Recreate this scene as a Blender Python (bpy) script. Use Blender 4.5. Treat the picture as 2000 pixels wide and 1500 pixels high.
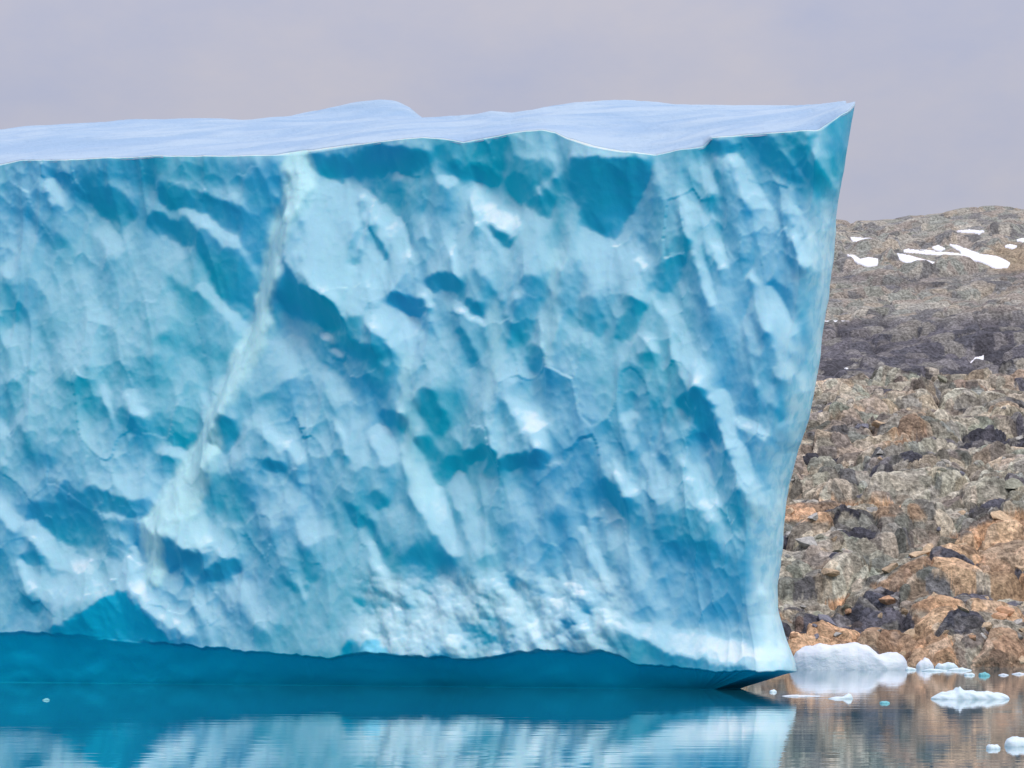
import bpy, math, random
import numpy as np

for _o in list(bpy.data.objects):
    bpy.data.objects.remove(_o)
SC = bpy.context.scene
COL = SC.collection

# ------------------------------------------------------------------ camera
F = 5675.0            # focal length in photo pixels (photo 2000 x 1500)
CAMZ = 3.5            # eye height above the water
HOR = 1218.0          # row of the horizon in the photo
cam = bpy.data.cameras.new('camera')
cam.sensor_width = 36.0
cam.lens = 36.0 * F / 2000.0
cam.shift_y = (HOR - 750.0) / 2000.0
cam.clip_start = 0.5
cam.clip_end = 12000.0
camo = bpy.data.objects.new('camera', cam)
COL.objects.link(camo)
camo.location = (0, 0, CAMZ)
camo.rotation_euler = (math.radians(90), 0, 0)
SC.camera = camo

# ------------------------------------------------------------------ light
SUN_DIR = np.array([0.38, -0.66, 0.80]); SUN_DIR /= np.linalg.norm(SUN_DIR)
SUN_ELEV = math.asin(SUN_DIR[2])
world = bpy.data.worlds.new('World'); SC.world = world
world.use_nodes = True
wn, wl = world.node_tree.nodes, world.node_tree.links
wn.clear()
w_out = wn.new('ShaderNodeOutputWorld')
w_bg = wn.new('ShaderNodeBackground')
w_sky = wn.new('ShaderNodeTexSky')
w_sky.sky_type = 'NISHITA'; w_sky.sun_disc = False
w_sky.sun_elevation = SUN_ELEV
w_sky.sun_rotation = math.atan2(SUN_DIR[0], SUN_DIR[1])
w_sc = wn.new('ShaderNodeVectorMath'); w_sc.operation = 'SCALE'; w_sc.inputs['Scale'].default_value = 0.10
wl.new(w_sky.outputs[0], w_sc.inputs[0])
# cloud deck: even grey, brighter towards the zenith as overcast skies are
w_tc = wn.new('ShaderNodeTexCoord')
w_sep = wn.new('ShaderNodeSeparateXYZ'); wl.new(w_tc.outputs['Generated'], w_sep.inputs[0])
w_r = wn.new('ShaderNodeMapRange'); w_r.inputs['From Min'].default_value = 0.0; w_r.inputs['From Max'].default_value = 1.0
w_r.inputs['To Min'].default_value = 1.0; w_r.inputs['To Max'].default_value = 2.6
w_r.interpolation_type = 'SMOOTHSTEP'
wl.new(w_sep.outputs['Z'], w_r.inputs['Value'])
w_map = wn.new('ShaderNodeMapping'); w_map.inputs['Scale'].default_value = (5.0, 5.0, 9.0)
w_map.inputs['Location'].default_value = (0.7, 0.2, 0.4)
wl.new(w_tc.outputs['Generated'], w_map.inputs[0])
w_n = wn.new('ShaderNodeTexNoise'); w_n.inputs['Scale'].default_value = 1.6; w_n.inputs['Detail'].default_value = 8.0
w_n.inputs['Roughness'].default_value = 0.6
wl.new(w_map.outputs[0], w_n.inputs['Vector'])
w_cr = wn.new('ShaderNodeValToRGB')
w_cr.color_ramp.elements[0].position = 0.33; w_cr.color_ramp.elements[0].color = (0.405, 0.425, 0.550, 1)
w_cr.color_ramp.elements[1].position = 0.68; w_cr.color_ramp.elements[1].color = (0.515, 0.490, 0.535, 1)
wl.new(w_n.outputs['Fac'], w_cr.inputs[0])
w_mul = wn.new('ShaderNodeVectorMath'); w_mul.operation = 'SCALE'
wl.new(w_cr.outputs[0], w_mul.inputs[0]); wl.new(w_r.outputs[0], w_mul.inputs['Scale'])
w_mix = wn.new('ShaderNodeMix'); w_mix.data_type = 'RGBA'; w_mix.inputs['Factor'].default_value = 0.94
wl.new(w_sc.outputs[0], w_mix.inputs['A']); wl.new(w_mul.outputs[0], w_mix.inputs['B'])
wl.new(w_mix.outputs['Result'], w_bg.inputs['Color'])
w_bg.inputs['Strength'].default_value = 1.0
wl.new(w_bg.outputs[0], w_out.inputs[0])

sun = bpy.data.lights.new('sun', 'SUN'); sun.energy = 1.5; sun.angle = math.radians(14); sun.color = (1.0, 0.96, 0.90)
suno = bpy.data.objects.new('sun', sun); COL.objects.link(suno)
suno.location = (40, -30, 80)
from mathutils import Vector
suno.rotation_euler = Vector(SUN_DIR.tolist()).to_track_quat('Z', 'Y').to_euler()

SC.render.engine = 'CYCLES'
SC.view_settings.view_transform = 'Standard'
SC.view_settings.look = 'None'
SC.view_settings.exposure = 0.0
SC.view_settings.gamma = 1.0
SC.view_settings.use_curve_mapping = False
SC.cycles.use_denoising = True
SC.cycles.max_bounces = 7
SC.cycles.diffuse_bounces = 4
SC.cycles.glossy_bounces = 3
SC.cycles.caustics_reflective = False
SC.cycles.caustics_refractive = False

# ------------------------------------------------------------------ helpers
def tag(o, label=None, cat=None, group=None, kind=None):
    if label: o['label'] = label
    if cat: o['category'] = cat
    if group: o['group'] = group
    if kind: o['kind'] = kind
    return o

def mesh_np(name, V, Q, mat, parent=None, smooth=True, attrs=None, tris=False):
    """one mesh object from numpy vertices and quad (or triangle) indices"""
    me = bpy.data.meshes.new(name)
    V = np.ascontiguousarray(V, dtype=np.float32); Q = np.ascontiguousarray(Q, dtype=np.int32)
    k = 3 if tris else 4
    me.vertices.add(len(V)); me.vertices.foreach_set('co', V.ravel())
    me.loops.add(Q.size); me.loops.foreach_set('vertex_index', Q.ravel())
    me.polygons.add(len(Q))
    me.polygons.foreach_set('loop_start', np.arange(0, Q.size, k, dtype=np.int32))
    me.polygons.foreach_set('loop_total', np.full(len(Q), k, dtype=np.int32))
    me.polygons.foreach_set('use_smooth', np.full(len(Q), smooth, dtype=bool))
    me.update(calc_edges=True); me.validate()
    if attrs:
        for an, arr in attrs.items():
            a = me.color_attributes.new(an, 'FLOAT_COLOR', 'POINT')
            c = np.ones((len(V), 4), dtype=np.float32); c[:, :arr.shape[1]] = arr
            a.data.foreach_set('color', c.ravel())
    me.materials.append(mat)
    o = bpy.data.objects.new(name, me); COL.objects.link(o)
    if parent is not None: o.parent = parent
    return o

def grid_quads(nr, nc, wrap=False):
    i = np.arange(nr - 1)[:, None]; j = np.arange(nc if wrap else nc - 1)[None, :]
    j2 = (j + 1) % nc
    a = i * nc + j; b = i * nc + j2; c = (i + 1) * nc + j2; d = (i + 1) * nc + j
    return np.stack([a, b, c, d], -1).reshape(-1, 4)

def hsh(ix, iy, seed):
    ix = ix.astype(np.int64); iy = iy.astype(np.int64)
    n = (ix * 374761393 + iy * 668265263 + seed * 1442695041) & 0xffffffff
    n = ((n ^ (n >> 13)) * 1274126177) & 0xffffffff
    n = ((n ^ (n >> 15)) * 2246822519) & 0xffffffff
    n = n ^ (n >> 16)
    return (n & 0xffffff) / float(0xffffff)

def vnoise(x, y, seed=0):
    ix = np.floor(x); iy = np.floor(y); fx = x - ix; fy = y - iy
    fx = fx * fx * fx * (fx * (fx * 6 - 15) + 10); fy = fy * fy * fy * (fy * (fy * 6 - 15) + 10)
    a = hsh(ix, iy, seed); b = hsh(ix + 1, iy, seed); c = hsh(ix, iy + 1, seed); d = hsh(ix + 1, iy + 1, seed)
    return (a + (b - a) * fx) * (1 - fy) + (c + (d - c) * fx) * fy - 0.5

def fbm(x, y, seed=0, octv=5, gain=0.5):
    s = 0.0; a = 1.0; t = 0.0
    for k in range(octv):
        c, n = math.cos(0.6 * k + 0.3), math.sin(0.6 * k + 0.3)
        s = s + a * vnoise((x * c - y * n) * 2 ** k + 17.3 * k, (x * n + y * c) * 2 ** k - 9.1 * k, seed + k)
        t += a; a *= gain
    return 2.0 * s / t

def worley(x, y, seed=0):
    """F1, F2, cell random, local offset to the nearest jittered point"""
    ix = np.floor(x); iy = np.floor(y)
    f1 = np.full(x.shape, 9.0); f2 = np.full(x.shape, 9.0)
    rid = np.zeros(x.shape); ox = np.zeros(x.shape); oy = np.zeros(x.shape)
    for dx in (-1, 0, 1):
        for dy in (-1, 0, 1):
            cx = ix + dx; cy = iy + dy
            px = cx + 0.1 + 0.8 * hsh(cx, cy, seed); py = cy + 0.1 + 0.8 * hsh(cx, cy, seed + 7)
            ddx = x - px; ddy = y - py; d = np.sqrt(ddx * ddx + ddy * ddy)
            m = d < f1
            f2 = np.where(m, f1, np.minimum(f2, d))
            rid = np.where(m, hsh(cx, cy, seed + 13), rid)
            ox = np.where(m, ddx, ox); oy = np.where(m, ddy, oy)
            f1 = np.where(m, d, f1)
    return f1, f2, rid, ox, oy

def sstep(a, b, x):
    t = np.clip((x - a) / (b - a), 0, 1); return t * t * (3 - 2 * t)

class NT:
    def __init__(s, name):
        s.m = bpy.data.materials.new(name); s.m.use_nodes = True
        s.n, s.l = s.m.node_tree.nodes, s.m.node_tree.links
        s.b = s.n['Principled BSDF']; s.o = s.n['Material Output']
    def new(s, t, **kw):
        x = s.n.new(t)
        for k, v in kw.items(): setattr(x, k, v)
        return x
    def put(s, sock, v):
        if hasattr(v, 'is_output') or isinstance(v, bpy.types.NodeSocket): s.l.new(v, sock)
        else: sock.default_value = v
    def coord(s, scale=(1, 1, 1), rot=(0, 0, 0)):
        tc = s.new('ShaderNodeTexCoord'); mp = s.new('ShaderNodeMapping')
        mp.inputs['Scale'].default_value = scale; mp.inputs['Rotation'].default_value = rot
        s.l.new(tc.outputs['Object'], mp.inputs[0]); return mp.outputs[0]
    def noise(s, vec, scale, detail=4, rough=0.55, dist=0.0):
        t = s.new('ShaderNodeTexNoise'); s.l.new(vec, t.inputs['Vector'])
        t.inputs['Scale'].default_value = scale; t.inputs['Detail'].default_value = detail
        t.inputs['Roughness'].default_value = rough; t.inputs['Distortion'].default_value = dist
        return t.outputs['Fac']
    def math(s, op, a, b=0.0, c=None, clamp=False):
        t = s.new('ShaderNodeMath', operation=op, use_clamp=clamp)
        s.put(t.inputs[0], a); s.put(t.inputs[1], b)
        if c is not None: s.put(t.inputs[2], c)
        return t.outputs[0]
    def rng(s, v, a, b, c=0.0, d=1.0, smooth=True):
        t = s.new('ShaderNodeMapRange'); t.interpolation_type = 'SMOOTHSTEP' if smooth else 'LINEAR'
        s.put(t.inputs['Value'], v)
        for k, x in zip(('From Min', 'From Max', 'To Min', 'To Max'), (a, b, c, d)): s.put(t.inputs[k], x)
        return t.outputs[0]
    def mix(s, f, a, b, blend='MIX'):
        t = s.new('ShaderNodeMix', data_type='RGBA', blend_type=blend)
        s.put(t.inputs['Factor'], f)
        for k, v in (('A', a), ('B', b)):
            s.put(t.inputs[k], v if not isinstance(v, tuple) else (v + (1,) if len(v) == 3 else v))
        return t.outputs['Result']
    def bump(s, h, strength, dist, normal=None):
        t = s.new('ShaderNodeBump'); t.inputs['Strength'].default_value = strength; t.inputs['Distance'].default_value = dist
        s.l.new(h, t.inputs['Height'])
        if normal is not None: s.l.new(normal, t.inputs['Normal'])
        return t.outputs[0]
    def attr(s, name):
        t = s.new('ShaderNodeVertexColor', layer_name=name); return t.outputs['Color']
    def sep(s, c):
        t = s.new('ShaderNodeSeparateColor'); s.l.new(c, t.inputs[0]); return t.outputs

# ------------------------------------------------------------------ materials
def ice_material():
    t = NT('glacier_ice'); b = t.b
    at = t.sep(t.attr('ice'))                      # R painted rib light, G wave-washed clear ice, B painted edge light, belt frost
    co = t.coord()
    big = t.noise(t.coord((1, 1, 0.7)), 0.13, 4, 0.5, 0.4)
    fine = t.noise(t.coord((1, 1, 0.7)), 1.6, 5, 0.55, 0.3)
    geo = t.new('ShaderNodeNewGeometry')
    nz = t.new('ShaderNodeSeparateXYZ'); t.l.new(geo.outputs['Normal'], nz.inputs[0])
    # skylight painted into the colour: paler where facets face upwards
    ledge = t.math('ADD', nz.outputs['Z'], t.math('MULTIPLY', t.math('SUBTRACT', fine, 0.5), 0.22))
    skylit = t.rng(ledge, SKYLIT[0], SKYLIT[1], 0.0, SKYLIT[2])
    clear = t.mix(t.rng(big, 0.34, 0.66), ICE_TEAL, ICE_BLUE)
    lit_rib = t.math('MULTIPLY', at[0], t.rng(fine, 0.3, 0.55, 0.7, 1.0))
    c = t.mix(skylit, clear, ICE_SKYLIT)
    c = t.mix(t.rng(ledge, 0.34, 0.62, 0.0, 0.9), c, (0.82, 0.92, 0.93))  # near-white highlight painted where facets face the sky most
    c = t.mix(t.math('MULTIPLY', lit_rib, 0.95), c, ICE_LIT_RIB)
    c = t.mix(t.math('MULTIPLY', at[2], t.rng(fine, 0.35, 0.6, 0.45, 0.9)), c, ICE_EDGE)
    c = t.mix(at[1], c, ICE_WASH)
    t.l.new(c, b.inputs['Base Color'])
    b.inputs['Subsurface Weight'].default_value = 0.25
    b.inputs['Subsurface Radius'].default_value = (0.10, 0.45, 0.9)
    b.inputs['Subsurface Scale'].default_value = 0.30
    b.inputs['IOR'].default_value = 1.31
    b.inputs['Roughness'].default_value = 0.42
    b.inputs['Specular IOR Level'].default_value = 0.35
    h = t.math('ADD', t.noise(t.coord((1, 1, 0.8)), 2.4, 4, 0.5), t.math('MULTIPLY', t.noise(co, 9.0, 2, 0.5), 0.10))
    h = t.math('MULTIPLY', h, t.math('SUBTRACT', 1.0, t.math('MULTIPLY', at[1], 0.85)))
    t.l.new(t.bump(h, 0.5, 0.05), b.inputs['Normal'])
    return t.m
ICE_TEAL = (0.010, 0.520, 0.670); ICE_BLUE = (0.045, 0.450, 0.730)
ICE_LIT_RIB = (0.58, 0.89, 0.91); ICE_SKYLIT = (0.48, 0.76, 0.85); ICE_WASH = (0.003, 0.63, 0.89); ICE_EDGE = (0.66, 0.89, 0.92)
SKYLIT = (-0.36, 0.28, 0.88)
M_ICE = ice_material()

def snow_material(name, col, rough=0.6, sss=0.2, bscale=1.2, bdist=0.12):
    t = NT(name); b = t.b
    n = t.noise(t.coord((1, 1, 1.6)), bscale, 5, 0.6)
    t.l.new(t.mix(t.rng(n, 0.3, 0.7), tuple(x * 0.93 for x in col[:2]) + (col[2] * 0.97,), col), b.inputs['Base Color'])
    b.inputs['Roughness'].default_value = rough
    b.inputs['Subsurface Weight'].default_value = sss
    b.inputs['Subsurface Radius'].default_value = (0.3, 0.5, 0.7)
    b.inputs['Subsurface Scale'].default_value = 0.15
    t.l.new(t.bump(n, 0.6, bdist), b.inputs['Normal'])
    return t.m
def cap_material():
    t = NT('wind_packed_snow'); b = t.b
    n = t.noise(t.coord((0.35, 1, 1)), 0.45, 6, 0.6, 0.5); g = t.noise(t.coord(), 2.5, 4, 0.6)
    c = t.mix(t.rng(n, 0.35, 0.65), (0.31, 0.46, 0.63), (0.42, 0.55, 0.67))
    t.l.new(c, b.inputs['Base Color']); b.inputs['Roughness'].default_value = 0.7
    t.l.new(t.bump(t.math('ADD', n, t.math('MULTIPLY', g, 0.25)), 0.8, 0.5), b.inputs['Normal'])
    return t.m
M_CAP = cap_material()
M_BERGY = snow_material('white_ice', (0.78, 0.83, 0.86), bscale=0.9, bdist=0.30)
M_FLOE = snow_material('bright_ice', (0.74, 0.86, 0.88))
M_TEALICE = snow_material('teal_ice', (0.20, 0.55, 0.58))
M_SNOW = snow_material('old_snow', (0.92, 0.93, 0.95), bscale=0.7)

def rock_material():
    t = NT('weathered_rock'); b = t.b
    c = t.attr('rock')
    n1 = t.noise(t.coord((1, 1, 1)), 1.3, 8, 0.68)
    n2 = t.noise(t.coord((1, 1, 1)), 2.6, 5, 0.62)
    k = t.math('MULTIPLY', t.rng(n1, 0.30, 0.70, 0.50, 1.50, False), t.rng(n2, 0.3, 0.7, 0.62, 1.38, False))
    cm = t.new('ShaderNodeVectorMath', operation='SCALE'); t.l.new(c, cm.inputs[0]); t.l.new(k, cm.inputs['Scale'])
    t.l.new(cm.outputs[0], b.inputs['Base Color'])
    b.inputs['Roughness'].default_value = 0.9
    b.inputs['Specular IOR Level'].default_value = 0.2
    t.l.new(t.bump(t.math('ADD', n1, t.math('MULTIPLY', n2, 0.5)), 0.9, 0.5), b.inputs['Normal'])
    return t.m
M_ROCK = rock_material()

def boulder_material(name, col):
    t = NT(name); b = t.b
    n1 = t.noise(t.coord(), 2.5, 7, 0.68)
    oi = t.new('ShaderNodeObjectInfo')
    k = t.math('MULTIPLY', t.rng(n1, 0.3, 0.7, 0.6, 1.4, False), t.rng(oi.outputs['Random'], 0, 1, 0.65, 1.3, False))
    cm = t.new('ShaderNodeVectorMath', operation='SCALE'); cm.inputs[0].default_value = col; t.l.new(k, cm.inputs['Scale'])
    t.l.new(cm.outputs[0], b.inputs['Base Color'])
    b.inputs['Roughness'].default_value = 0.9; b.inputs['Specular IOR Level'].default_value = 0.2
    t.l.new(t.bump(n1, 0.8, 0.25), b.inputs['Normal'])
    return t.m
M_BOULDERS = [boulder_material('grey_boulder', (0.42, 0.41, 0.38)), boulder_material('olive_boulder', (0.36, 0.36, 0.28)),
              boulder_material('tan_boulder', (0.56, 0.42, 0.28)), boulder_material('slate_boulder', (0.22, 0.22, 0.26)),
              boulder_material('rust_boulder', (0.55, 0.33, 0.20))]

def water_material():
    t = NT('fjord_water'); b = t.b
    b.inputs['Base Color'].default_value = (0.012, 0.17, 0.24, 1)
    b.inputs['Roughness'].default_value = 0.0
    b.inputs['IOR'].default_value = 1.333
    sw = t.noise(t.coord((0.10, 0.55, 1)), 1.0, 3, 0.5, 0.3)
    rp = t.noise(t.coord((0.35, 1.6, 1), (0, 0, 0.06)), 1.0, 3, 0.55)
    patch = t.rng(t.noise(t.coord((0.018, 0.075, 1)), 1.0, 2, 0.5), 0.40, 0.62, 0.25, 1.0)
    h = t.math('ADD', t.math('MULTIPLY', sw, 0.0055), t.math('MULTIPLY', t.math('MULTIPLY', rp, patch), 0.0032))
    t.l.new(t.bump(h, 1.0, 1.0), b.inputs['Normal'])
    return t.m
M_WATER = water_material()

# ------------------------------------------------------------------ water
def build_water():
    xs = np.array([-6000, -800, -200, 0, 200, 800, 6000.0]); ys = np.array([-600, 0, 100, 200, 400, 1500, 9000.0])
    X, Y = np.meshgrid(xs, ys)
    V = np.stack([X.ravel(), Y.ravel(), np.zeros(X.size)], -1)
    tag(mesh_np('water', V, grid_quads(len(ys), len(xs)), M_WATER, smooth=False), kind='structure')
build_water()

# ------------------------------------------------------------------ hills
def hill_sil(px):   # skyline row of the far hill
    return np.interp(px, [-3000, 400, 1200, 1640, 1690, 1740, 1800, 1850, 1920, 2000, 2600, 4000],
                     [700, 560, 470, 433, 437, 436, 425, 418, 415, 412, 405, 430])

def shore_y(X):
    return 233.0 + 3.0 * fbm(X * 0.05, X * 0 + 3.1, 5, 3) + 1.6 * fbm(X * 0.3, X * 0 + 1.1, 9, 3)

def near_base(X, Y):
    t = np.clip((Y - shore_y(X)) / 100.0, -0.2, 1.6)
    up = np.where(t > 0, np.abs(t) ** 0.78, -1.5 * np.abs(t))
    z = 31.5 * np.where(t < 1, up, 1.0 - 0.35 * (t - 1))
    return z * (1 + 0.05 * fbm(X * 0.04, Y * 0.04, 31, 3)) + 0.8 * fbm(X * 0.12, Y * 0.12, 33, 3) * sstep(0, 0.1, t) - 0.3

def blocky(a, b, seed, cell, sx=1.0, tilt=1.0):
    f1, f2, rid, ox, oy = worley(a / cell / sx, b / cell, seed)
    r2 = np.modf(rid * 57.31)[0]; r3 = np.modf(rid * 91.7)[0]
    h = ((rid - 0.3) * 0.60 + tilt * ((r2 - 0.5) * ox + (r3 - 0.30) * oy) * 0.9) * np.sqrt(np.clip((f2 - f1) / 0.42, 0, 1)) - 0.26 * (1 - sstep(0.0, 0.13, f2 - f1))
    return h * cell, rid

def rock_disp(X, Y, seed, k=1.0):
    # strata frame: beds dip to the lower left in the picture
    wx = X + 0.7 * fbm(X * 0.5, Y * 0.5, seed + 50, 3); wy = Y + 0.7 * fbm(X * 0.5, Y * 0.5, seed + 60, 3)
    a = wx * 0.9 + wy * 0.28; b = -wx * 0.35 + wy * 0.9
    h1, r1 = blocky(a, b, seed + 1, 5.5 * k, 1.8); h2, r2 = blocky(a, b, seed + 2, 2.1 * k, 1.6); h3, r3 = blocky(a, b, seed + 3, 0.85 * k, 1.4)
    msk = sstep(-0.35, 0.25, fbm(X * 0.13 / k, Y * 0.13 / k, seed + 70, 3))
    led = b / (3.4 * k) + 0.5 * fbm(a / (9 * k), b / (9 * k), seed + 80, 2); fr = led - np.floor(led)
    h0 = 1.1 * k * (sstep(0.0, 0.22, fr) - fr) * (0.3 + 0.7 * sstep(-0.3, 0.3, fbm(a / (12 * k), b / (6 * k), seed + 90, 2)))
    return 1.35 * h0 + 0.5 * h1 + 0.70 * h2 * (0.6 + 0.4 * msk) + 0.62 * h3 * (0.25 + 0.75 * msk), (r1, r2, r3)

def to_px(X, Y, Z):
    return 1000 + F * X / Y, HOR - F * (Z - CAMZ) / Y

PAL_GREY = np.array([[0.40, 0.38, 0.32], [0.31, 0.32, 0.25], [0.50, 0.46, 0.37], [0.22, 0.22, 0.22], [0.38, 0.31, 0.25], [0.55, 0.50, 0.40], [0.13, 0.125, 0.125], [0.44, 0.36, 0.28], [0.34, 0.36, 0.30], [0.50, 0.41, 0.29]])
PAL_WARM = np.array([[0.62, 0.42, 0.26], [0.68, 0.42, 0.25], [0.50, 0.34, 0.21], [0.58, 0.45, 0.33], [0.34, 0.23, 0.16], [0.70, 0.50, 0.32]])
PAL_DARK = np.array([[0.095, 0.095, 0.115], [0.13, 0.125, 0.145], [0.19, 0.18, 0.185], [0.07, 0.07, 0.085], [0.23, 0.22, 0.205]])

def pick(pal, r):
    return pal[np.minimum((r * len(pal)).astype(int), len(pal) - 1)]

def axis(parts):
    out = []
    for a, b, d in parts: out.append(np.arange(a, b, d))
    return np.concatenate(out + [np.array([parts[-1][1]])])

def near_surface(X, Y):
    z = near_base(X, Y); d, rr = rock_disp(X, Y, 100, 1.2)
    t = (Y - shore_y(X))
    return z + d * sstep(-4, 2, t) * 1.15, rr

def build_near():
    xs = axis([(-160, -40, 4.0), (-40, 12, 1.2), (12, 64, 0.15), (64, 90, 0.8), (90, 260, 5.0)])
    ys = axis([(222, 229, 0.8), (229, 262, 0.15), (262, 338, 0.22), (338, 380, 2.0)])
    X, Y = np.meshgrid(xs, ys)
    Z, (r1, r2, r3) = near_surface(X, Y)
    px, py = to_px(X, Y, Z)
    wob = 30 * fbm(X * 0.25, Y * 0.25, 77, 4)
    line = np.interp(px, [1500, 1640, 1780, 1860, 2000, 2200], [1240, 1205, 1130, 1090, 1030, 980])
    warm = sstep(-6, 10, py - line + 38 + 0.5 * wob) * 1.0
    # iron-stained ledge and tan scree
    # grey rock islands in the warm lower rock
    isl = np.zeros_like(px)
    for cx, cy, rx, ry in ((1790, 1235, 70, 40), (1930, 1190, 60, 55), (1840, 1270, 45, 28), (1900, 1140, 35, 25), (1690, 1300, 60, 14)):
        isl = np.maximum(isl, sstep(1.25, 0.8, np.hypot((px - cx) / rx, (py - cy) / ry) + wob * 0.012))
    band = sstep(26, 10, np.abs(py - 1000 + wob * 0.4 + 0.02 * (px - 1640))) * sstep(1860, 1740, px)
    tan = sstep(60, 20, np.abs(py - 850 + wob)) * sstep(0.05, 0.5, fbm(X * 0.12 + 3, Y * 0.12, 41, 3)) * 0.8
    upper = sstep(900, 780, py + wob) * 0.35
    w = np.clip(warm * (1 - 0.35 * isl) + 0.75 * band + tan + upper * 0.6, 0, 1)
    w = np.where(r2 < 0.22, w * 0.25, w)
    mixr = np.modf(r2 * 7.7 + r3 * 3.3)[0]
    base = 0.5 * pick(PAL_GREY, np.modf(r2 * 13.7)[0]) + 0.5 * pick(PAL_GREY, np.modf(r3 * 5.1 + r1 * 3.3)[0]); wc = 0.65 * pick(PAL_WARM, np.modf(r2 * 11.3)[0]) + 0.35 * pick(PAL_WARM, np.modf(r3 * 7.1)[0]); dk = pick(PAL_DARK, mixr)
    dkm = np.clip(0.8 * (np.modf(r2 * 7.3)[0] < 0.13) * warm + 0.8 * (r1 < 0.07) * (1 - warm) + 0.7 * (np.modf(r2 * 4.1)[0] < 0.08), 0, 1)
    w = sstep(0.30, 0.70, w + 0.55 * (np.modf(r3 * 5.3)[0] - 0.5)); dkm = sstep(0.35, 0.65, dkm + 0.5 * (np.modf(r3 * 9.1)[0] - 0.5))
    c = base * (1 - w[..., None]) + wc * w[..., None]
    c = c * (1 - dkm[..., None]) + dk * dkm[..., None]
    c = c * (0.62 + 0.76 * np.modf(r3 * 17.0)[0][..., None])
    V = np.stack([X, Y, Z], -1).reshape(-1, 3)
    o = mesh_np('rocky_slope', V, grid_quads(len(ys), len(xs)), M_ROCK, smooth=False, attrs={'rock': c.reshape(-1, 3)})
    tag(o, kind='structure'); return o
NEAR = build_near()

SNOW = [
    ([(1855, 480), (1868, 480), (1890, 490), (1915, 500), (1945, 503), (1973, 515), (1968, 523), (1945, 525), (1918, 515), (1890, 509), (1855, 503), (1810, 499), (1764, 494), (1766, 489), (1800, 491), (1845, 496), (1880, 500), (1872, 491)], 'largest white snow patch, a long wedge widening to the right, high on the hill'),
    ([(1654, 499), (1670, 502), (1680, 509), (1695, 506), (1714, 509), (1714, 520), (1695, 522), (1675, 518), (1664, 508)], 'thick white snow patch nearest the iceberg edge, below the thin upper streak'),
    ([(1752, 499), (1775, 502), (1800, 509), (1829, 517), (1822, 522), (1790, 514), (1779, 519), (1758, 510)], 'slanting snow patch just left of and below the long wedge of snow'),
    ([(1661, 466), (1690, 468), (1725, 474), (1725, 479), (1698, 477), (1664, 471)], 'thin snow streak near the skyline beside the iceberg'),
    ([(1866, 454), (1885, 451), (1908, 453), (1925, 455), (1912, 458), (1884, 456)], 'dull thin level snow streak high above the long snow wedge'),
    ([(1820, 487), (1832, 483), (1847, 488), (1838, 492), (1826, 491)], 'small snow fleck right above the thin arm of the long wedge'),
    ([(1610, 631), (1640, 630), (1660, 632), (1660, 637), (1612, 637)], 'level white snow streak touching the iceberg edge halfway up the hill'),
    ([(1632, 723), (1656, 722), (1658, 729), (1674, 733), (1672, 737), (1656, 735), (1636, 730)], 'small snow patch in the dark band close to the iceberg edge'),
    ([(1889, 716), (1906, 702), (1922, 697), (1921, 703), (1906, 713), (1895, 720)], 'short slanting snow streak alone in the dark rock band'),
    ([(1961, 484), (1972, 480), (1988, 484), (1978, 488)], 'small snow fleck on brown ground right of the long wedge'),
    ([(1984, 472), (1994, 468), (2010, 470), (2008, 475), (1994, 474)], 'small snow streak cut by the right edge of the picture'),
]

def snow_bed(X, Y):
    """smooth hollows in the far hill where snow lies"""
    Yc = np.clip(Y, 350, 620); px, py = to_px(X, Yc, far_base(X, Yc)); m = np.zeros(np.shape(X))
    for P_, _ in SNOW:
        P_ = np.array(P_, float); b = np.full(np.shape(X), 1e9)
        near = (px > P_[:, 0].min() - 14) & (px < P_[:, 0].max() + 14) & (py > P_[:, 1].min() - 14) & (py < P_[:, 1].max() + 14)
        if not near.any(): continue
        qx, qy = px[near], py[near]; d = np.full(qx.shape, 1e9); ins = np.zeros(qx.shape, bool); j = len(P_) - 1
        for i in range(len(P_)):
            xi, yi = P_[i]; xj, yj = P_[j]
            ins ^= ((yi > qy) != (yj > qy)) & (qx < (xj - xi) * (qy - yi) / (yj - yi + 1e-9) + xi)
            dx, dy = xj - xi, yj - yi; t = np.clip(((qx - xi) * dx + (qy - yi) * dy) / (dx * dx + dy * dy + 1e-6), 0, 1)
            d = np.minimum(d, np.hypot(qx - xi - t * dx, qy - yi - t * dy)); j = i
        m[near] = np.maximum(m[near], np.where(ins, 1.0, sstep(12, 4, d)))
    return m

def far_base(X, Y):
    px = 1000 + F * X / 620.0
    top = CAMZ + (HOR - hill_sil(px)) * 620.0 / F
    t = (Y - 350.0) / 270.0
    z0 = 24.0
    s = np.where(t < 0, 0, np.where(t < 1, t ** 0.92, 1 - 0.55 * (t - 1)))
    z = z0 + (top - z0) * s
    # terraces: ledges running across the slope
    return z + (1.5 * np.sin(t * 17 + 1.5 * fbm(X * 0.02, Y * 0.02, 12, 3) + X * 0.02) + 2.4 * fbm(X * 0.03, Y * 0.05, 22, 4)) * sstep(0, 0.15, t) * sstep(1.02, 0.85, t)

def far_surface(X, Y):
    d, rr = rock_disp(X, Y * 0.7, 300, 2.3)
    d = d * (1 - 0.9 * snow_bed(X, Y))
    return far_base(X, Y) + 0.30 * d * sstep(1.08, 0.9, (Y - 350) / 270) + 0.15 * d, rr

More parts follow.
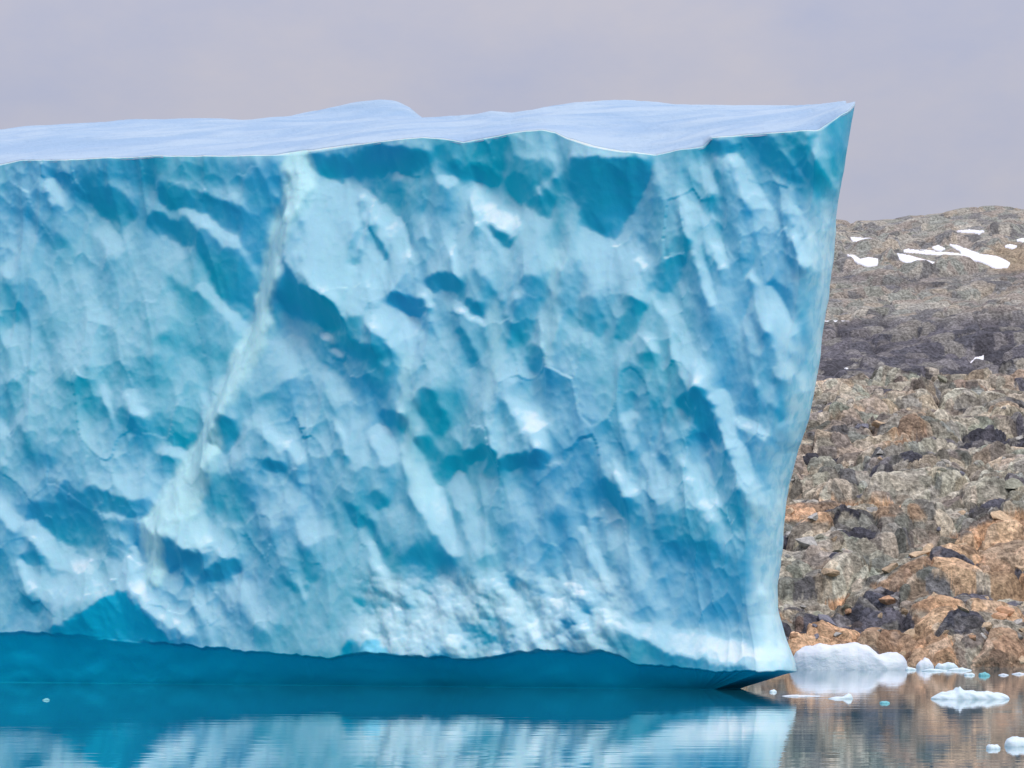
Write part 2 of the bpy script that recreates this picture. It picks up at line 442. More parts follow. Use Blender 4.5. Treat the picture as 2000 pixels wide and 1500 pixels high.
def build_far():
    xs = axis([(-420, -60, 12.0), (-60, 30, 3.0), (30, 125, 0.32), (125, 180, 2.0), (180, 640, 15.0)])
    ys = axis([(340, 420, 0.5), (420, 626, 0.6), (626, 700, 4.0), (700, 1100, 30.0)])
    X, Y = np.meshgrid(xs, ys)
    Z, (r1, r2, r3) = far_surface(X, Y)
    px, py = to_px(X, Y, Z)
    wob = 40 * fbm(X * 0.05, Y * 0.05, 87, 4)
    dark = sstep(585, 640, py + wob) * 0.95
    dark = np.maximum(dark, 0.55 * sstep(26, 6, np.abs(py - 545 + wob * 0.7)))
    brown = sstep(1.2, 0.6, np.hypot((px - 1985) / 70, (py - 505) / 32) + wob * 0.01)
    base = pick(PAL_GREY, np.modf(r2 * 13.7 + r3 * 5.1)[0]) * 0.5 + np.array([0.27, 0.265, 0.25]) * 0.5
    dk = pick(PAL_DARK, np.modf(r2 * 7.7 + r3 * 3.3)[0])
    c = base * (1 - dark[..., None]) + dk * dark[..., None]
    c = c * (1 - brown[..., None] * 0.7) + np.array([0.36, 0.27, 0.17]) * brown[..., None] * 0.7
    c = c * (0.9 + 0.3 * r3[..., None])
    V = np.stack([X, Y, Z], -1).reshape(-1, 3)
    o = mesh_np('far_hill', V, grid_quads(len(ys), len(xs)), M_ROCK, smooth=False, attrs={'rock': c.reshape(-1, 3)})
    tag(o, kind='structure'); return o
FAR = build_far()

def hit_slope(px, py, base, y0, y1):
    """where the sight line of a photo point meets a slope"""
    px = np.atleast_1d(np.asarray(px, float)); py = np.atleast_1d(np.asarray(py, float))
    def g(y): return base((px - 1000) * y / F, y) - (CAMZ + (HOR - py) * y / F)
    lo = np.full(px.shape, y0, float); hi = np.full(px.shape, y1, float); done = np.zeros(px.shape, bool)
    for y in np.linspace(y0, y1, 56)[1:]:
        yy = np.full(px.shape, y); up = (g(yy) > 0) & ~done
        hi = np.where(up, yy, hi); done |= up; lo = np.where(done, lo, yy)
    for k in range(12):
        m = (lo + hi) / 2; up = g(m) > 0
        hi = np.where(up, m, hi); lo = np.where(up, lo, m)
    return (px - 1000) * hi / F, hi

# loose boulders on the near slope
def boulder_mesh(name, seed):
    import bmesh
    rnd = random.Random(seed)
    bm = bmesh.new(); bmesh.ops.create_icosphere(bm, subdivisions=2, radius=1.0)
    for v in bm.verts: v.co *= rnd.uniform(0.9, 1.15)
    pl = []
    for k in range(11):
        v = Vector((rnd.gauss(0, 1), rnd.gauss(0, 1), rnd.gauss(0, 1))).normalized(); pl.append((v, rnd.uniform(0.34, 0.66)))
    for v in bm.verts:
        for n, d in pl:
            e = v.co.dot(n) - d
            if e > 0: v.co -= n * e
        v.co.x *= 1.7; v.co.y *= 1.25; v.co.z *= 1.0
    bmesh.ops.dissolve_degenerate(bm, dist=0.02, edges=bm.edges)
    me = bpy.data.meshes.new(name); bm.to_mesh(me); bm.free()
    return me

def build_boulders():
    rnd = random.Random(4)
    meshes = {}
    for i in range(6):
        for k, m in enumerate(M_BOULDERS):
            me = boulder_mesh('boulder', 50 + i); me.materials.append(m); meshes[i, k] = me
    PX = np.array([rnd.uniform(1515, 2010) for _ in range(170)]); PY = np.array([rnd.uniform(770, 1296) for _ in range(170)])
    BX, BY = hit_slope(PX, PY, near_base, 226, 345); BZ = near_surface(BX, BY)[0]
    for px, py, x, y, z in zip(PX, PY, BX, BY, BZ):
        line = np.interp(px, [1500, 1640, 1780, 1860, 2000], [1240, 1205, 1130, 1090, 1030])
        warm = py > line
        k = rnd.choice([2, 2, 4, 0, 3]) if warm else rnd.choice([0, 0, 1, 1, 3, 2])
        o = bpy.data.objects.new('boulder', meshes[rnd.randrange(6), k]); COL.objects.link(o)
        s = 0.28 + 0.55 * rnd.random() ** 2.6
        if rnd.random() < 0.05: s *= 1.7
        o.location = (x, y, z - 0.12 * s); o.scale = (s * rnd.uniform(0.9, 1.5), s, s * rnd.uniform(0.7, 1.1))
        o.rotation_euler = (rnd.uniform(-0.5, 0.5), rnd.uniform(-0.5, 0.5) - 0.25, rnd.uniform(0, 6.28))
        o.parent = NEAR
build_boulders()

# snow patches on the far hill
def snow_patch(poly, label):
    P = np.array(poly, float)
    x0, y0 = P.min(0) - 1; x1, y1 = P.max(0) + 1
    step = 0.9
    us = np.arange(x0, x1 + step, step); vs = np.arange(y0, y1 + step, step)
    U, Vv = np.meshgrid(us, vs)
    def inside(u, v):
        r = np.zeros(u.shape, bool); j = len(P) - 1
        for i in range(len(P)):
            xi, yi = P[i]; xj, yj = P[j]
            r ^= ((yi > v) != (yj > v)) & (u < (xj - xi) * (v - yi) / (yj - yi + 1e-9) + xi); j = i
        return r
    jit = 1.6 * fbm(U * 0.13, Vv * 0.3, 9, 3)
    ins = inside(U + jit, Vv + jit * 0.5)
    X, Y = hit_slope(U.ravel(), Vv.ravel(), far_base, 350, 640)
    X = X.reshape(U.shape); Y = Y.reshape(U.shape)
    Z = far_surface(X, Y)[0]
    Z = np.maximum(Z, far_base(X, Y)) + 0.22
    Q = grid_quads(*U.shape)
    keep = ins.ravel()[Q].sum(1) >= 2
    Q = Q[keep]
    used = np.unique(Q); rm = -np.ones(U.size, int); rm[used] = np.arange(len(used))
    V = np.stack([X, Y, Z], -1).reshape(-1, 3)[used]; Q = rm[Q]
    n = len(V); lo = V.copy(); lo[:, 2] -= 0.9           # a real thickness down into the ground
    e = np.concatenate([Q[:, [0, 1]], Q[:, [1, 2]], Q[:, [2, 3]], Q[:, [3, 0]]])
    key = {}
    for a, b in e: key[(a, b)] = key.get((a, b), 0) + 1
    side = [(a, a + n, b + n, b) for (a, b) in key if (b, a) not in key]
    Q = np.concatenate([Q, np.array(side, int).reshape(-1, 4)])
    c = V.mean(0)
    o = mesh_np('snow_patch', np.concatenate([V, lo]) - c, Q, M_SNOW)
    o.location = c
    tag(o, label, 'snow patch', 'snow patches on the far hill')
for _poly, _label in SNOW: snow_patch(_poly, _label)

# ------------------------------------------------------------------ iceberg
KX = 0.45
def face_y(X): return 150.0 + KX * (17.0 - X)
def px_to_face(px):
    r = (px - 1000.0) / F
    Y = (150.0 + 17.0 * KX) / (1 + KX * r)
    return r * Y, Y
def face_to_px(X): return 1000 + F * X / face_y(X)
SCL = 152.0 / F       # metres per photo pixel on the face

TOP = np.array([(-900, 335), (-200, 330), (0, 322), (40, 313), (150, 312), (290, 308), (430, 307), (560, 302), (600, 297), (700, 282), (830, 270), (870, 272), (905, 278), (960, 268), (1010, 258), (1060, 254), (1085, 259), (1110, 272), (1160, 290), (1215, 300), (1280, 303), (1330, 292), (1375, 287), (1388, 270), (1460, 263), (1540, 258), (1600, 254), (1640, 232), (1662, 216), (1680, 214), (1900, 214)], float)
SIL = np.array([(-900, 300), (-200, 280), (0, 264), (200, 250), (350, 242), (480, 236), (560, 231), (700, 234), (820, 238), (900, 238), (960, 230), (1000, 236), (1060, 222), (1120, 213), (1200, 208), (1280, 212), (1350, 218), (1430, 221), (1520, 218), (1600, 214), (1660, 212), (1690, 214), (1900, 240)], float)
RIGHT = np.array([(150, 1690), (215, 1676), (240, 1672), (300, 1662), (400, 1643), (430, 1639), (520, 1632), (600, 1618), (700, 1604), (760, 1594), (820, 1576), (880, 1553), (950, 1538), (1050, 1530), (1150, 1525), (1200, 1528), (1250, 1540), (1290, 1553), (1311, 1557), (1325, 1518), (1350, 1448), (1420, 1420)], float)
NOTCH = np.array([(-900, 1225), (0, 1233), (105, 1238), (250, 1250), (450, 1268), (550, 1278), (650, 1284), (690, 1276), (740, 1274), (800, 1282), (870, 1285), (920, 1290), (985, 1280), (1060, 1268), (1120, 1274), (1180, 1271), (1215, 1282), (1245, 1297), (1320, 1303), (1400, 1308), (1560, 1311), (1800, 1311)], float)

# relief of the face, authored as slopes: >0 leans back (faces the sky), <0 overhangs
STEP = 2.5
U0, U1, V0, V1 = -330.0, 1770.0, 120.0, 1440.0
gu = np.arange(U0, U1, STEP); gv = np.arange(V0, V1, STEP)
GU, GV = np.meshgrid(gu, gv)
Q = 0.02 + 0.18 * fbm(GU / 150 - GV * 0.0016, GV / 230, 3, 4) + 0.22 * fbm((GU - 0.2 * GV) / 44, GV / 130, 15, 3)
WU = GU + 13 * fbm(GU / 40, GV / 60, 201, 3) + 5 * fbm(GU / 14, GV / 18, 205, 2)
WV = GV + 13 * fbm(GU / 32, GV / 60, 203, 3) + 7 * fbm(GU / 12, GV / 20, 207, 2)

def seg_dist(pts, ws):
    best = np.full(GU.shape, 1e9)
    for (a, b), w0, w1 in zip(zip(pts[:-1], pts[1:]), ws[:-1], ws[1:]):
        ax, ay = a; bx, by = b; dx, dy = bx - ax, by - ay; L = dx * dx + dy * dy + 1e-6
        t = np.clip(((WU - ax) * dx + (WV - ay) * dy) / L, 0, 1)
        d = np.hypot(WU - ax - t * dx, WV - ay - t * dy) - 0.5 * (w0 + (w1 - w0) * t)
        best = np.minimum(best, d)
    return best
def poly_dist(P):
    ins = np.zeros(GU.shape, bool); best = np.full(GU.shape, 1e9); j = len(P) - 1
    for i in range(len(P)):
        xi, yi = P[i]; xj, yj = P[j]
        ins ^= ((yi > WV) != (yj > WV)) & (WU < (xj - xi) * (WV - yi) / (yj - yi + 1e-9) + xi)
        dx, dy = xj - xi, yj - yi; t = np.clip(((WU - xi) * dx + (WV - yi) * dy) / (dx * dx + dy * dy + 1e-6), 0, 1)
        best = np.minimum(best, np.hypot(WU - xi - t * dx, WV - yi - t * dy)); j = i
    return np.where(ins, -best, best)

LIT_RIB = np.zeros_like(Q)
def S(val, w, *pts, soft=5.5):
    global Q
    ws = list(w) if isinstance(w, (tuple, list)) else [w] * len(pts)
    if len(pts) == 1: pts = (pts[0], (pts[0][0] + 1, pts[0][1] + 1)); ws = ws * 2
    a = sstep(soft, -soft, seg_dist(pts, ws)); Q = Q * (1 - a) + val * a
def P(val, *pts, soft=6.0):
    global Q
    a = sstep(soft, -soft, poly_dist(pts)); Q = Q * (1 - a) + val * a

# left bay
S(-.45, 45, (110, 335), (300, 335), soft=18); S(-.6, 50, (290, 335), (545, 340), soft=18)
S(-.9, 45, (330, 375), (400, 400), (470, 430), (500, 475)); S(-.95, 50, (395, 470), (440, 565)); S(-.9, 40, (450, 500), (472, 585))
S(-.8, 55, (505, 375), (522, 440), (505, 500)); S(-.8, 46, (310, 440), (360, 452)); S(-.8, 50, (170, 365), (232, 412)); S(-.5, 38, (300, 540), (380, 595)); S(-.5, 20, (440, 592), (470, 612))
S(.8, (22, 36), (95, 355), (112, 385), (150, 412)); S(.4, 30, (190, 452), (220, 482)); S(.3, 90, (290, 500), (290, 660), soft=25); S(.35, 90, (150, 560), (160, 690), soft=25)
S(.45, 28, (20, 505), (8, 525)); S(.25, 14, (350, 412), (460, 462)); S(.3, 22, (390, 560), (470, 655)); S(-.4, 25, (20, 560), (10, 620)); S(-.3, 30, (60, 420), (110, 480)); S(.35, 40, (30, 640), (60, 700), soft=14)
S(-.35, 30, (330, 660), (440, 700), soft=14)
# the long rib
RIB = ((580, 298), (577, 400), (548, 442), (532, 520), (510, 590), (482, 680), (442, 770), (412, 830), (384, 900), (352, 980), (306, 1030), (300, 1130)); RIBW = (30, 46, 48, 48, 40, 44, 34, 34, 64, 76, 46, 20)
S(.85, RIBW, *RIB, soft=7)
S(-.15, 12, (560, 430), (553, 500)); S(-.2, 10, (592, 415), (598, 455))
P(-1.35, (572, 505), (600, 560), (640, 583), (682, 598), (686, 636), (640, 642), (600, 622), (556, 604), (549, 580)); S(-.75, 30, (640, 655), (700, 682), (742, 692)); S(-.5, 26, (600, 640), (622, 692)); S(.8, 14, (640, 655)); S(.6, 10, (650, 680), (660, 690))
P(.5, (500, 640), (560, 680), (582, 722), (540, 762), (490, 772), (470, 742))
# crest band of clear ice
S(-.7, 40, (612, 312), (700, 322)); S(-1, 46, (722, 312), (820, 312)); S(-1, 46, (895, 320), (935, 335)); S(-.45, 40, (960, 302), (1060, 340)); S(-.75, 55, (1010, 362), (1055, 395)); S(-.4, 50, (870, 300), (985, 290)); S(-.35, 40, (760, 380), (870, 395), soft=14)
P(-1, (1122, 312), (1276, 308), (1266, 350), (1236, 400), (1206, 452), (1190, 466), (1142, 440), (1122, 380))
P(.62, (620, 338), (690, 368), (742, 400), (790, 470), (800, 500), (790, 540), (760, 590), (702, 610), (690, 640), (662, 600), (622, 570), (586, 500), (606, 400))
S(-.25, 16, (700, 400), (690, 520)); S(.9, 5, (716, 390), (706, 480), (696, 600), soft=4); S(-.3, 18, (725, 440), (745, 510)); S(.85, 26, (765, 440), (790, 500)); S(-.3, 10, (715, 365), (735, 395))
P(1, (908, 354), (935, 385), (970, 415), (1006, 432), (1000, 462), (950, 447), (925, 440)); P(.62, (930, 446), (1000, 475), (1010, 540), (996, 592), (960, 575), (925, 520)); S(-.3, 16, (955, 455), (985, 470))
S(.95, 10, (885, 478), (893, 540)); S(.5, 16, (775, 345)); S(.6, 18, (862, 345), (880, 350)); S(.65, 13, (1088, 300), (1091, 345)); S(.4, 10, (825, 410), (828, 450)); S(.5, 14, (1050, 372))
S(-.85, 34, (842, 552), (892, 557)); S(-1, 28, (770, 590), (832, 596)); S(.8, 14, (822, 575), (838, 598))
S(.85, (52, 58, 34, 28, 30, 46, 26, 12), (748, 630), (792, 645), (792, 702), (800, 762), (806, 900), (830, 962), (880, 1050), (896, 1082)); S(1, 20, (795, 712))
S(-.85, 30, (930, 596)); S(-.85, 26, (905, 650), (920, 705)); S(-.85, 38, (1040, 560), (1036, 600), (1026, 650)); S(.62, 26, (966, 600), (966, 682), (956, 762)); S(.62, 14, (1006, 580), (992, 662)); S(.75, 12, (900, 606), (945, 626)); S(.55, (20, 30), (985, 690), (1000, 770)); S(.3, 40, (870, 640), (860, 740), soft=12)
S(.6, (20, 26, 26), (1095, 500), (1086, 562), (1066, 702)); S(1, 12, (1095, 526)); S(-.85, 36, (1040, 690), (1036, 706)); S(-.5, 40, (1150, 515), (1130, 560), soft=12); S(-.5, 46, (1112, 602), (1142, 622), soft=12); S(-.3, 60, (1120, 700), (1140, 820), soft=25); S(.25, 50, (1160, 480), (1180, 540), soft=14)
# right flank facets
S(-.9, 28, (1386, 282), (1412, 297)); S(-.6, 30, (1470, 275), (1590, 275)); S(-.85, 44, (1500, 302), (1532, 332)); S(-.95, 50, (1572, 305), (1602, 345)); S(.45, 34, (1358, 330), (1390, 362)); S(.45, 20, (1281, 312), (1286, 352)); S(.8, 10, (1392, 366), (1405, 378))
S(.85, (14, 36, 26, 18, 8), (1340, 380), (1362, 425), (1362, 472), (1386, 562), (1392, 596)); S(.5, 30, (1385, 430), (1400, 480)); S(.95, 10, (1405, 480), (1417, 522))
S(.92, (16, 24, 34), (1430, 314), (1455, 370), (1490, 412)); S(.45, 50, (1490, 425), (1490, 500), (1488, 545)); S(.9, 12, (1456, 540), (1488, 562)); S(-.45, 25, (1402, 330), (1420, 420), (1440, 500), (1442, 610)); S(-.7, 24, (1526, 430), (1556, 522)); S(.85, (8, 18, 14), (1540, 402), (1562, 470), (1568, 515)); S(-.4, 34, (1510, 562), (1545, 590)); S(.55, 18, (1600, 270), (1612, 330), (1622, 360)); S(.5, 16, (1603, 390), (1612, 430))
S(.95, 18, (1242, 512), (1262, 522)); S(.5, 20, (1210, 490), (1240, 532)); S(.5, 24, (1245, 560), (1266, 602), (1256, 682)); S(.75, 11, (1284, 585), (1292, 612)); S(.62, (30, 50, 55), (1312, 606), (1340, 690), (1370, 742)); S(.85, 8, (1265, 660), (1280, 690)); S(-.5, 34, (1150, 600), (1170, 640)); S(-.55, 40, (1220, 650), (1238, 600)); S(-.35, 40, (1300, 545), (1335, 482)); S(-.4, 40, (1400, 640), (1415, 730), soft=14); S(.35, 22, (1330, 555), (1345, 600))
S(.62, 50, (1492, 580), (1522, 640), (1526, 712)); S(.5, 18, (1465, 600), (1472, 682)); S(.7, 12, (1490, 570), (1506, 610)); S(.45, 16, (1470, 700), (1480, 740)); S(-.45, 22, (1500, 660), (1500, 730)); S(-.4, 24, (1560, 620), (1556, 720)); S(.4, 22, (1585, 460), (1590, 560), (1575, 650))
S(.6, (20, 30, 34, 30, 26, 22), (1612, 520), (1590, 640), (1568, 750), (1540, 830), (1516, 920), (1508, 1080))
# lower left
S(.5, 24, (62, 745), (56, 830)); S(.65, 11, (211, 765), (221, 812)); S(.65, 17, (262, 770), (281, 822)); S(-.5, 34, (240, 812), (268, 832)); S(-.35, 40, (166, 760), (192, 802)); S(.75, (16, 26), (385, 775), (402, 832)); S(.62, 20, (310, 880), (352, 890)); S(-.35, 36, (302, 822), (352, 860)); S(.6, 10, (5, 850), (10, 902)); S(-.3, 40, (20, 760), (20, 800)); S(-.3, 40, (60, 880), (110, 900), soft=14)
S(-.95, 34, (425, 862), (452, 832)); S(.75, (14, 26, 20), (490, 820), (540, 850), (592, 888)); S(-.85, 24, (530, 904), (552, 908)); P(-.45, (396, 920), (482, 920), (502, 1000), (452, 1030), (416, 1000)); P(.85, (385, 958), (410, 1010), (416, 1060), (406, 1086), (370, 1066), (340, 1040), (332, 1010)); P(-.8, (314, 1034), (390, 1082), (332, 1112), (310, 1112)); S(-1, 28, (422, 1120), (460, 1106)); S(-.65, 40, (140, 972), (282, 992)); S(-.45, 65, (82, 1010), (270, 1062)); S(-.6, 24, (140, 962), (165, 972))
S(.75, 24, (0, 985), (32, 1022)); S(.62, 38, (66, 1040), (110, 1090), (165, 1122)); S(.95, 12, (40, 1100), (76, 1152)); S(-.35, 24, (52, 1082), (86, 1100)); S(-.35, 30, (52, 1170), (82, 1185)); S(.95, (8, 14, 18, 14), (260, 1068), (266, 1130), (292, 1172), (372, 1242)); S(.5, 50, (120, 1160), (180, 1150), soft=14)
S(.5, 20, (640, 742), (662, 800), (692, 862)); S(.85, 10, (660, 830), (682, 882)); S(-.45, 22, (602, 1060), (622, 1122)); S(-.45, 18, (560, 1140), (602, 1150)); S(.75, 15, (380, 1170), (402, 1202)); S(.45, 40, (520, 800), (470, 880), soft=12); S(.35, 50, (560, 960), (620, 1040), soft=16); S(.4, 34, (470, 1150), (520, 1210), soft=14); S(-.3, 40, (460, 1040), (540, 1050), soft=14); S(.7, 9, (590, 1130), (600, 1170)); S(.55, 20, (600, 1010), (618, 1050))
# centre
S(.45, 38, (642, 742), (692, 832), (702, 902)); S(-.45, 46, (740, 722), (742, 752)); S(-.75, 34, (752, 812), (778, 812)); S(-.75, 42, (830, 782), (852, 832)); S(-.75, 24, (826, 862), (862, 922)); S(-.65, 36, (850, 916), (880, 912)); S(.5, 40, (960, 702), (962, 792)); P(1, (1002, 770), (1020, 795), (1046, 816), (1069, 832), (1069, 870), (1056, 888), (1045, 860), (1022, 845)); S(.75, 22, (970, 830), (976, 882)); S(.4, 30, (900, 850), (910, 870)); S(.6, 12, (990, 715), (1006, 770))
S(-.95, 22, (918, 892), (962, 886)); S(-1, 26, (1000, 902), (1062, 892)); S(-.75, 20, (955, 922), (960, 938)); S(.55, 34, (885, 942), (920, 1002), (942, 1082)); S(.3, 70, (965, 965), (1060, 1002), soft=25); S(.6, 36, (742, 850), (762, 890)); S(-.65, 34, (692, 992), (700, 1012)); S(-.65, 24, (738, 965), (748, 978)); S(-.55, 22, (730, 1022), (746, 1082)); S(.95, 10, (720, 1058), (735, 1110), (756, 1118)); S(-.4, 50, (820, 1070), (860, 1110), soft=14); S(.4, 40, (780, 1000), (800, 1060), soft=14)
S(.62, 15, (1230, 815), (1236, 872)); S(.55, 10, (1302, 780), (1286, 872)); P(.95, (1193, 893), (1215, 920), (1246, 960), (1240, 982), (1222, 976)); S(-.85, 28, (1178, 940), (1212, 992)); S(.5, 34, (1270, 900), (1302, 970)); S(.4, 20, (1260, 980), (1282, 1082)); S(.65, 18, (1130, 1040), (1160, 1090), (1184, 1142)); S(-.4, 60, (1120, 860), (1140, 960), soft=25); S(-.3, 40, (1090, 1020), (1100, 1060), soft=14)
P(-1.5, (1368, 765), (1379, 756), (1396, 760), (1412, 800), (1422, 860), (1402, 872), (1360, 852), (1357, 820)); S(-.65, 28, (1340, 786), (1345, 800)); S(.65, 24, (1406, 770), (1432, 862), (1452, 922), (1502, 992)); S(.5, 18, (1440, 820), (1492, 852)); S(.85, 12, (1335, 898), (1360, 962), (1392, 1006)); S(.4, 22, (1375, 910), (1392, 980)); S(-.5, 46, (1400, 890), (1430, 1010)); S(-.5, 24, (1506, 790), (1516, 812)); S(.9, 30, (1536, 832), (1545, 850)); S(.55, 30, (1500, 990), (1510, 1050)); S(-.35, 24, (1460, 760), (1470, 800)); S(.5, 10, (1345, 790), (1340, 850))
S(-.65, 75, (1322, 1050), (1392, 1102), (1412, 1182), soft=25); S(.35, 46, (1202, 1040), (1290, 1192), soft=16); S(.95, 8, (1475, 1150), (1492, 1192)); S(1, 6, (1498, 1146), (1500, 1160)); S(.75, (30, 50, 44), (1240, 1234), (1330, 1254), (1502, 1290)); S(.75, 24, (1160, 1180), (1232, 1232)); S(.6, 28, (1500, 1100), (1506, 1240), (1530, 1290))
# clear window of wave-washed ice above the notch at left, and a small one at centre
TRI = ((105, 1236), (180, 1190), (252, 1144), (275, 1180), (310, 1222), (345, 1256), (105, 1262)); HUMP = ((668, 1290), (686, 1252), (712, 1256), (738, 1247), (765, 1268), (805, 1290))
P(-1.0, *TRI); P(-1.0, *HUMP); S(.95, (8, 14, 18, 14), (260, 1068), (266, 1130), (294, 1172), (376, 1242))
WASH = np.maximum(0.85 * sstep(4, -4, poly_dist(TRI)), 0.6 * sstep(5, -5, poly_dist(HUMP)))
# rough crumbled belt above the notch
blt = sstep(660, 740, GU) * sstep(1260, 1160, GU) * sstep(1095, 1150, GV) * sstep(1300, 1270, GV)
crumb = 0.34 + 1.5 * fbm((GU - 0.5 * GV) / 24, (GV + 0.4 * GU) / 40, 61, 3)
Q = Q * (1 - blt) + np.clip(crumb, -0.8, 1.0) * blt

RIBD = seg_dist(RIB, RIBW)
LIT_RIB = np.maximum(sstep(15, -4, RIBD), 0.5 * sstep(10, -10, poly_dist(((385, 958), (410, 1010), (416, 1060), (406, 1086), (370, 1066), (340, 1040), (332, 1010)))))  # brightness of the rib painted as a paler ice colour
for pts, w, a in ((((792, 702), (800, 762), (806, 900), (830, 962)), 18, .5), (((966, 600), (966, 682), (956, 762)), 16, .5), (((1095, 500), (1086, 562), (1066, 702)), 14, .45)):
    LIT_RIB = np.maximum(LIT_RIB, a * sstep(18, -10, seg_dist(pts, [w] * len(pts))))
RIMU = np.interp(GV, RIGHT[:, 0], RIGHT[:, 1])
RIMV = sstep(85, 25, RIMU - GU + 34 * fbm(GU / 30, GV / 110, 311, 3)) * sstep(330, 460, GV)  # light on the right rim painted as a paler colour
RIMV = np.maximum(RIMV, blt * 0.75 * sstep(-0.35, 0.25, fbm((GU - 0.5 * GV) / 40, GV / 40, 571, 4)))
def integrate(q, lam=0.10, mu=(1 / 150.0) ** 2):
    q = q - q.mean()
    taper = np.minimum(1, np.minimum(np.arange(q.shape[0]), np.arange(q.shape[0])[::-1]) / 12.0)[:, None]
    Fq = np.fft.fft2(q * taper)
    kv = 2 * np.pi * np.fft.fftfreq(q.shape[0], STEP)[:, None]; ku = 2 * np.pi * np.fft.fftfreq(q.shape[1], STEP)[None, :]
    return np.real(np.fft.ifft2(-1j * kv * Fq / (kv ** 2 + lam * ku ** 2 + mu)))
SLOPE = 0.97
# lips are sharp: a lit ramp ends abruptly at its foot, a hollow starts abruptly under its roof and fades below
Qp = np.maximum(Q, 0); Qn = np.maximum(-Q, 0); dk_ = math.exp(-STEP / 26.0)
for r_ in range(1, Q.shape[0]): Qn[r_] = np.maximum(Qn[r_], Qn[r_ - 1] * dk_ ** 1.5)
for r_ in range(Q.shape[0] - 2, -1, -1): Qp[r_] = np.maximum(Qp[r_], Qp[r_ + 1] * dk_)
Q = np.where(Q > 0, Qp - 0.35 * Qn, 0.55 * Qp - Qn)
H = integrate(np.where(Q < 0, 0.66, 1.0) * Q * SLOPE)
# melt scallops: rounded cups that meet in sharp cusps
def cups(su, sv, amp, seed, lean):
    wu = GU + 0.25 * su * fbm(GU / su, GV / sv, seed + 40, 2); wv = GV + 0.25 * sv * fbm(GU / su, GV / sv, seed + 41, 2)
    f1, f2, rid, ox, oy = worley((wu - lean * wv) / su, wv / sv, seed)
    return amp * (0.45 + 0.9 * rid) * (np.minimum(f1, 0.75) ** 2 - 0.2)
cm1 = sstep(-0.45, 0.45, fbm(GU / 260, GV / 260, 501, 3)); cm2 = sstep(-0.3, 0.5, fbm(GU / 170, GV / 170, 503, 3))
H = H + cups(58, 120, 11, 510, 0.06) * (0.25 + 0.75 * cm1) + cups(27, 56, 6.5, 520, 0.1) * (0.2 + 0.8 * cm2) + cups(14, 24, 1.6, 530, 0.1) * (0.3 + 0.7 * cm1)
# run-off flutes with sharp crests
fl = 1 - np.abs(fbm((GU - 0.08 * GV + 12 * fbm(GU / 60, GV / 140, 541, 2)) / 62, GV / 360, 543, 2)) * 1.9
H = H + 6.0 * np.clip(fl, 0, 1) ** 1.5 * (0.3 + 0.7 * sstep(-0.2, 0.4, fbm(GU / 200, GV / 330, 545, 2)))
# the long rib stands proud
H = H + 4 * sstep(12, -20, RIBD)
# the wall bends at the rib: left bay and centre are two planes
bend = np.interp(GV, [300, 440, 590, 770, 900, 1030, 1130, 1240], [585, 552, 512, 442, 384, 306, 300, 280])
H = H - 0.06 * np.abs(GU - bend) * sstep(260, 0, np.abs(GU - bend)) + 0.0
H = H + 12 * fbm(GU / 210, GV / 300, 91, 3) + 0.7 * fbm(GU / 18, GV / 26, 93, 3)
H = H - blt * (cups(24, 27, 7.0, 550, 0.4) * (0.25 + 0.75 * sstep(-0.3, 0.4, fbm(GU / 70, GV / 50, 555, 3))) + cups(10, 12, 2.2, 560, 0.4))

def sample(G, u, v):
    x = np.clip((u - U0) / STEP, 0, G.shape[1] - 1.001); y = np.clip((v - V0) / STEP, 0, G.shape[0] - 1.001)
    i = x.astype(int); j = y.astype(int); fx = x - i; fy = y - j
    return (G[j, i] * (1 - fx) + G[j, i + 1] * fx) * (1 - fy) + (G[j + 1, i] * (1 - fx) + G[j + 1, i + 1] * fx) * fy

RIDGE = 18.0
_tu = np.arange(-900.0, 1901.0, 4.0); _tv = np.interp(_tu, TOP[:, 0], TOP[:, 1])
_k = np.exp(-0.5 * (np.arange(-30, 31) / 11.0) ** 2); _k /= _k.sum()
_ts = np.convolve(np.pad(_tv, 30, 'edge'), _k, 'valid')
def cap_z(X, Y):
    yf = face_y(X)
    w = np.clip((Y - yf) / RIDGE, 0, 3)
    pe = 1000 + F * X / yf
    sm = sstep(0.0, 0.10, w)
    ze = CAMZ + (HOR - np.interp(pe, TOP[:, 0], TOP[:, 1]) * (1 - sm) - np.interp(pe, _tu, _ts) * sm) * yf / F
    yr = yf + RIDGE
    pr = 1000 + F * X / yr
    zr = CAMZ + (HOR - np.interp(pr, SIL[:, 0], SIL[:, 1])) * yr / F
    a = np.clip(w, 0, 1); e = 1.45 * a - 0.45 * a * a
    z = ze + (zr - ze) * e - 5.0 * np.clip(w - 1, 0, 2)
    z = z + (0.45 * fbm(X * 0.07, Y * 0.30, 55, 4) + 0.25 * np.abs(fbm(X * 0.14 + Y * 0.2, Y * 0.5, 57, 3))) * sstep(0.02, 0.3, w)
    # snow mound on the ridge
    py_ = 1000 + F * X / Y
    m = np.interp(py_, [560, 640, 700, 745, 775, 800, 818, 826], [0, 0.62, 0.92, 1.05, 0.95, 0.62, 0.18, 0])
    z = z + m * np.exp(-((w - 0.97) / 0.16) ** 2)
    # long low drift lines
    return z

